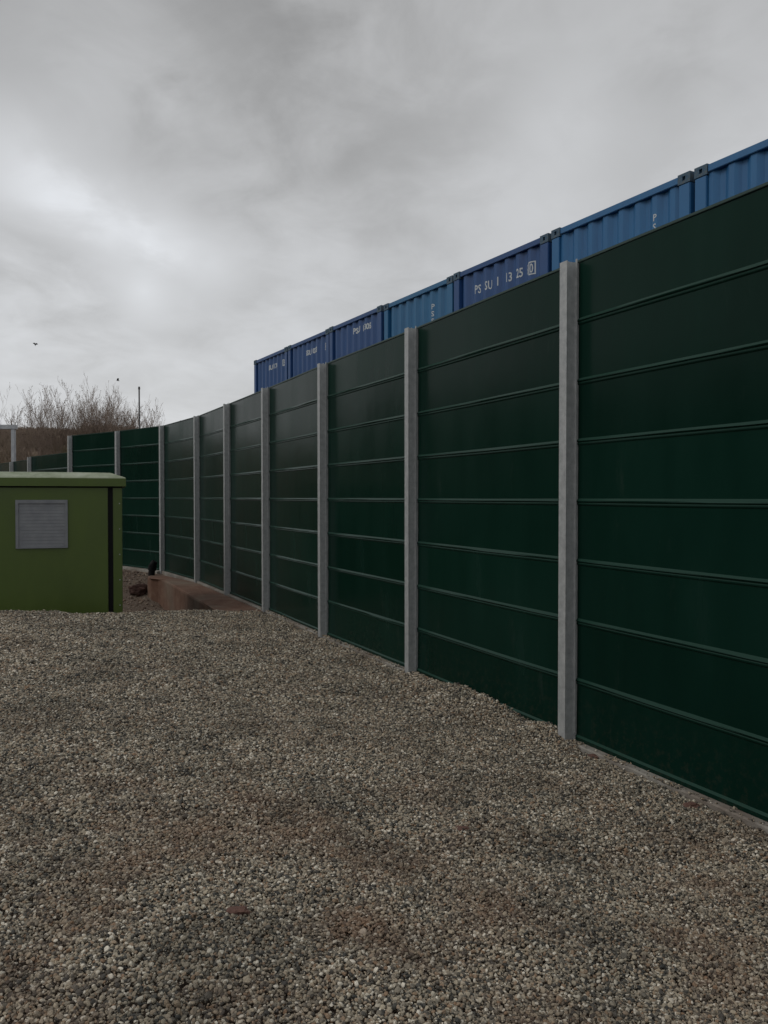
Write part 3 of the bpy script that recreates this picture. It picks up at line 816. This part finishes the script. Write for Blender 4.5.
# ------------------------------------------------------------------ world: overcast sky
SUN_EL, SUN_AZ = R(42), R(-105)                  # azimuth from +Y towards +X; the glow sits to the left
w = bpy.data.worlds.new('World'); scene.world = w; w.use_nodes = True
nt = w.node_tree; bg = nt.nodes['Background']
class WW: node_tree = nt
wm = WW()
sky = nt.nodes.new('ShaderNodeTexSky'); sky.sky_type = 'NISHITA'; sky.sun_disc = False
sky.sun_elevation = SUN_EL; sky.sun_rotation = SUN_AZ; sky.air_density = 1; sky.dust_density = 3
gen = nt.nodes.new('ShaderNodeTexCoord').outputs['Generated']
sep = nt.nodes.new('ShaderNodeSeparateXYZ'); nt.links.new(gen, sep.inputs[0])
def wmath(op, a, b=None, c=None):
    n = nt.nodes.new('ShaderNodeMath'); n.operation = op
    for i, v in enumerate((a, b, c)):
        if v is None: continue
        if hasattr(v, 'is_linked'): nt.links.new(v, n.inputs[i])
        else: n.inputs[i].default_value = v
    return n.outputs[0]
zp = wmath('MAXIMUM', sep.outputs['Z'], 0.0); den = wmath('ADD', zp, .22)
cmb = nt.nodes.new('ShaderNodeCombineXYZ')
nt.links.new(wmath('DIVIDE', sep.outputs['X'], den), cmb.inputs[0]); nt.links.new(wmath('DIVIDE', sep.outputs['Y'], den), cmb.inputs[1])
def wnoise(scale, detail, rough, dist=0, off=(0, 0, 0), scl=(1, 1, 1), rz=0):
    mp = nt.nodes.new('ShaderNodeMapping'); mp.inputs['Location'].default_value = off; mp.inputs['Scale'].default_value = scl
    mp.inputs['Rotation'].default_value = (0, 0, rz)
    nt.links.new(cmb.outputs[0], mp.inputs[0])
    n = nt.nodes.new('ShaderNodeTexNoise'); n.inputs['Scale'].default_value = scale; n.inputs['Detail'].default_value = detail
    n.inputs['Roughness'].default_value = rough; n.inputs['Distortion'].default_value = dist
    nt.links.new(mp.outputs[0], n.inputs['Vector']); return n.outputs[0]
nA = wnoise(.75, 5, .5, .3, (3.1, 1.7, 0)); nB = wnoise(2.2, 6, .55, .4, (7.7, 2.2, 0), (1, .85, 1), R(25)); nC = wnoise(5, 6, .58, .5, (1, 9, 0), (1, .9, 1), R(25))
val = wmath('MULTIPLY_ADD', wmath('SUBTRACT', nA, .5), .12, .0)
val = wmath('ADD', val, wmath('MULTIPLY', wmath('SUBTRACT', nB, .5), .22))
val = wmath('ADD', val, wmath('MULTIPLY', wmath('SUBTRACT', nC, .5), .13))
# broad cloud masses, each at its own bearing and elevation in the sky
def blob(px, py, rad, amp, nz=None):
    d = Vector(((px - 384) / 820, 1, (497 - py) / 820)).normalized()
    vm = nt.nodes.new('ShaderNodeVectorMath'); vm.operation = 'DISTANCE'; vm.inputs[1].default_value = d
    nt.links.new(gen, vm.inputs[0])
    t = wmath('DIVIDE', vm.outputs['Value'], rad / 820)
    t = wmath('ADD', t, wmath('MULTIPLY', wmath('SUBTRACT', nB, .5), 2.6))
    t = wmath('ADD', t, wmath('MULTIPLY', wmath('SUBTRACT', nC, .5), 2.2))
    e = wmath('POWER', 2.718, wmath('MULTIPLY', wmath('MULTIPLY', t, t), -1))
    return wmath('MULTIPLY', e, amp)
for b in ((5, 150, 42, .08), (45, 185, 34, .11), (80, 208, 30, .14), (118, 232, 30, .14), (165, 238, 26, .10), (208, 262, 28, .08), (145, 292, 26, .10), (165, 92, 50, .06), (80, 50, 50, .03),
          (560, 130, 46, .055), (500, 190, 90, .04), (660, 50, 90, .04), (330, 120, 140, -.035), (195, 165, 40, -.03), (430, 60, 120, -.035), (240, 20, 90, -.03), (55, 275, 50, -.07), (20, 20, 80, -.04), (650, 140, 60, -.03)):
    val = wmath('ADD', val, blob(*b))
# brighter towards the horizon
el = wmath('MULTIPLY', wmath('SUBTRACT', 1, wmath('MINIMUM', wmath('MULTIPLY', zp, 2.0), 1.0)), .17)
val = wmath('ADD', wmath('ADD', val, el), .375)
val = wmath('MINIMUM', wmath('MAXIMUM', val, .12), .75)
# below the horizon
cc = nt.nodes.new('ShaderNodeCombineColor')
# brighter breaks are slightly blue, the thick grey cloud slightly warm
warm = wmath('MULTIPLY', wmath('SUBTRACT', .50, val), .35)
nt.links.new(wmath('MULTIPLY', val, wmath('ADD', 9.75, wmath('MULTIPLY', warm, 2.0))), cc.inputs[0]); nt.links.new(wmath('MULTIPLY', val, 9.88), cc.inputs[1])
nt.links.new(wmath('MULTIPLY', val, wmath('SUBTRACT', 10.05, wmath('MULTIPLY', warm, 3.5))), cc.inputs[2])
mx = nt.nodes.new('ShaderNodeMix'); mx.data_type = 'RGBA'; mx.inputs['Factor'].default_value = .94
nt.links.new(sky.outputs[0], mx.inputs['A']); nt.links.new(cc.outputs[0], mx.inputs['B'])
nt.links.new(mx.outputs['Result'], bg.inputs['Color']); bg.inputs['Strength'].default_value = .1

sl = bpy.data.lights.new('sun', 'SUN'); sl.energy = .5; sl.angle = R(25); sl.color = (1, .96, .9)
so = bpy.data.objects.new('sun', sl); COL.objects.link(so)
sd = Vector((math.sin(SUN_AZ) * math.cos(SUN_EL), math.cos(SUN_AZ) * math.cos(SUN_EL), math.sin(SUN_EL)))
so.rotation_euler = sd.to_track_quat('Z', 'Y').to_euler()

# ------------------------------------------------------------------ camera and colour
cam = bpy.data.cameras.new('camera'); cam.sensor_fit = 'AUTO'; cam.sensor_width = 36; cam.lens = 820 / 1024 * 36
cam.clip_end = 3000; cam.clip_start = .05
co = bpy.data.objects.new('camera', cam); COL.objects.link(co); co.location = (0, 0, EYE)
co.rotation_euler = (R(90 - 1.05), 0, 0); scene.camera = co
vs = scene.view_settings; vs.view_transform = 'Standard'; vs.look = 'None'; vs.exposure = .35; vs.gamma = 1
scene.render.engine = 'CYCLES'; scene.cycles.use_denoising = True; scene.cycles.max_bounces = 6
scene.render.filter_size = 1.5
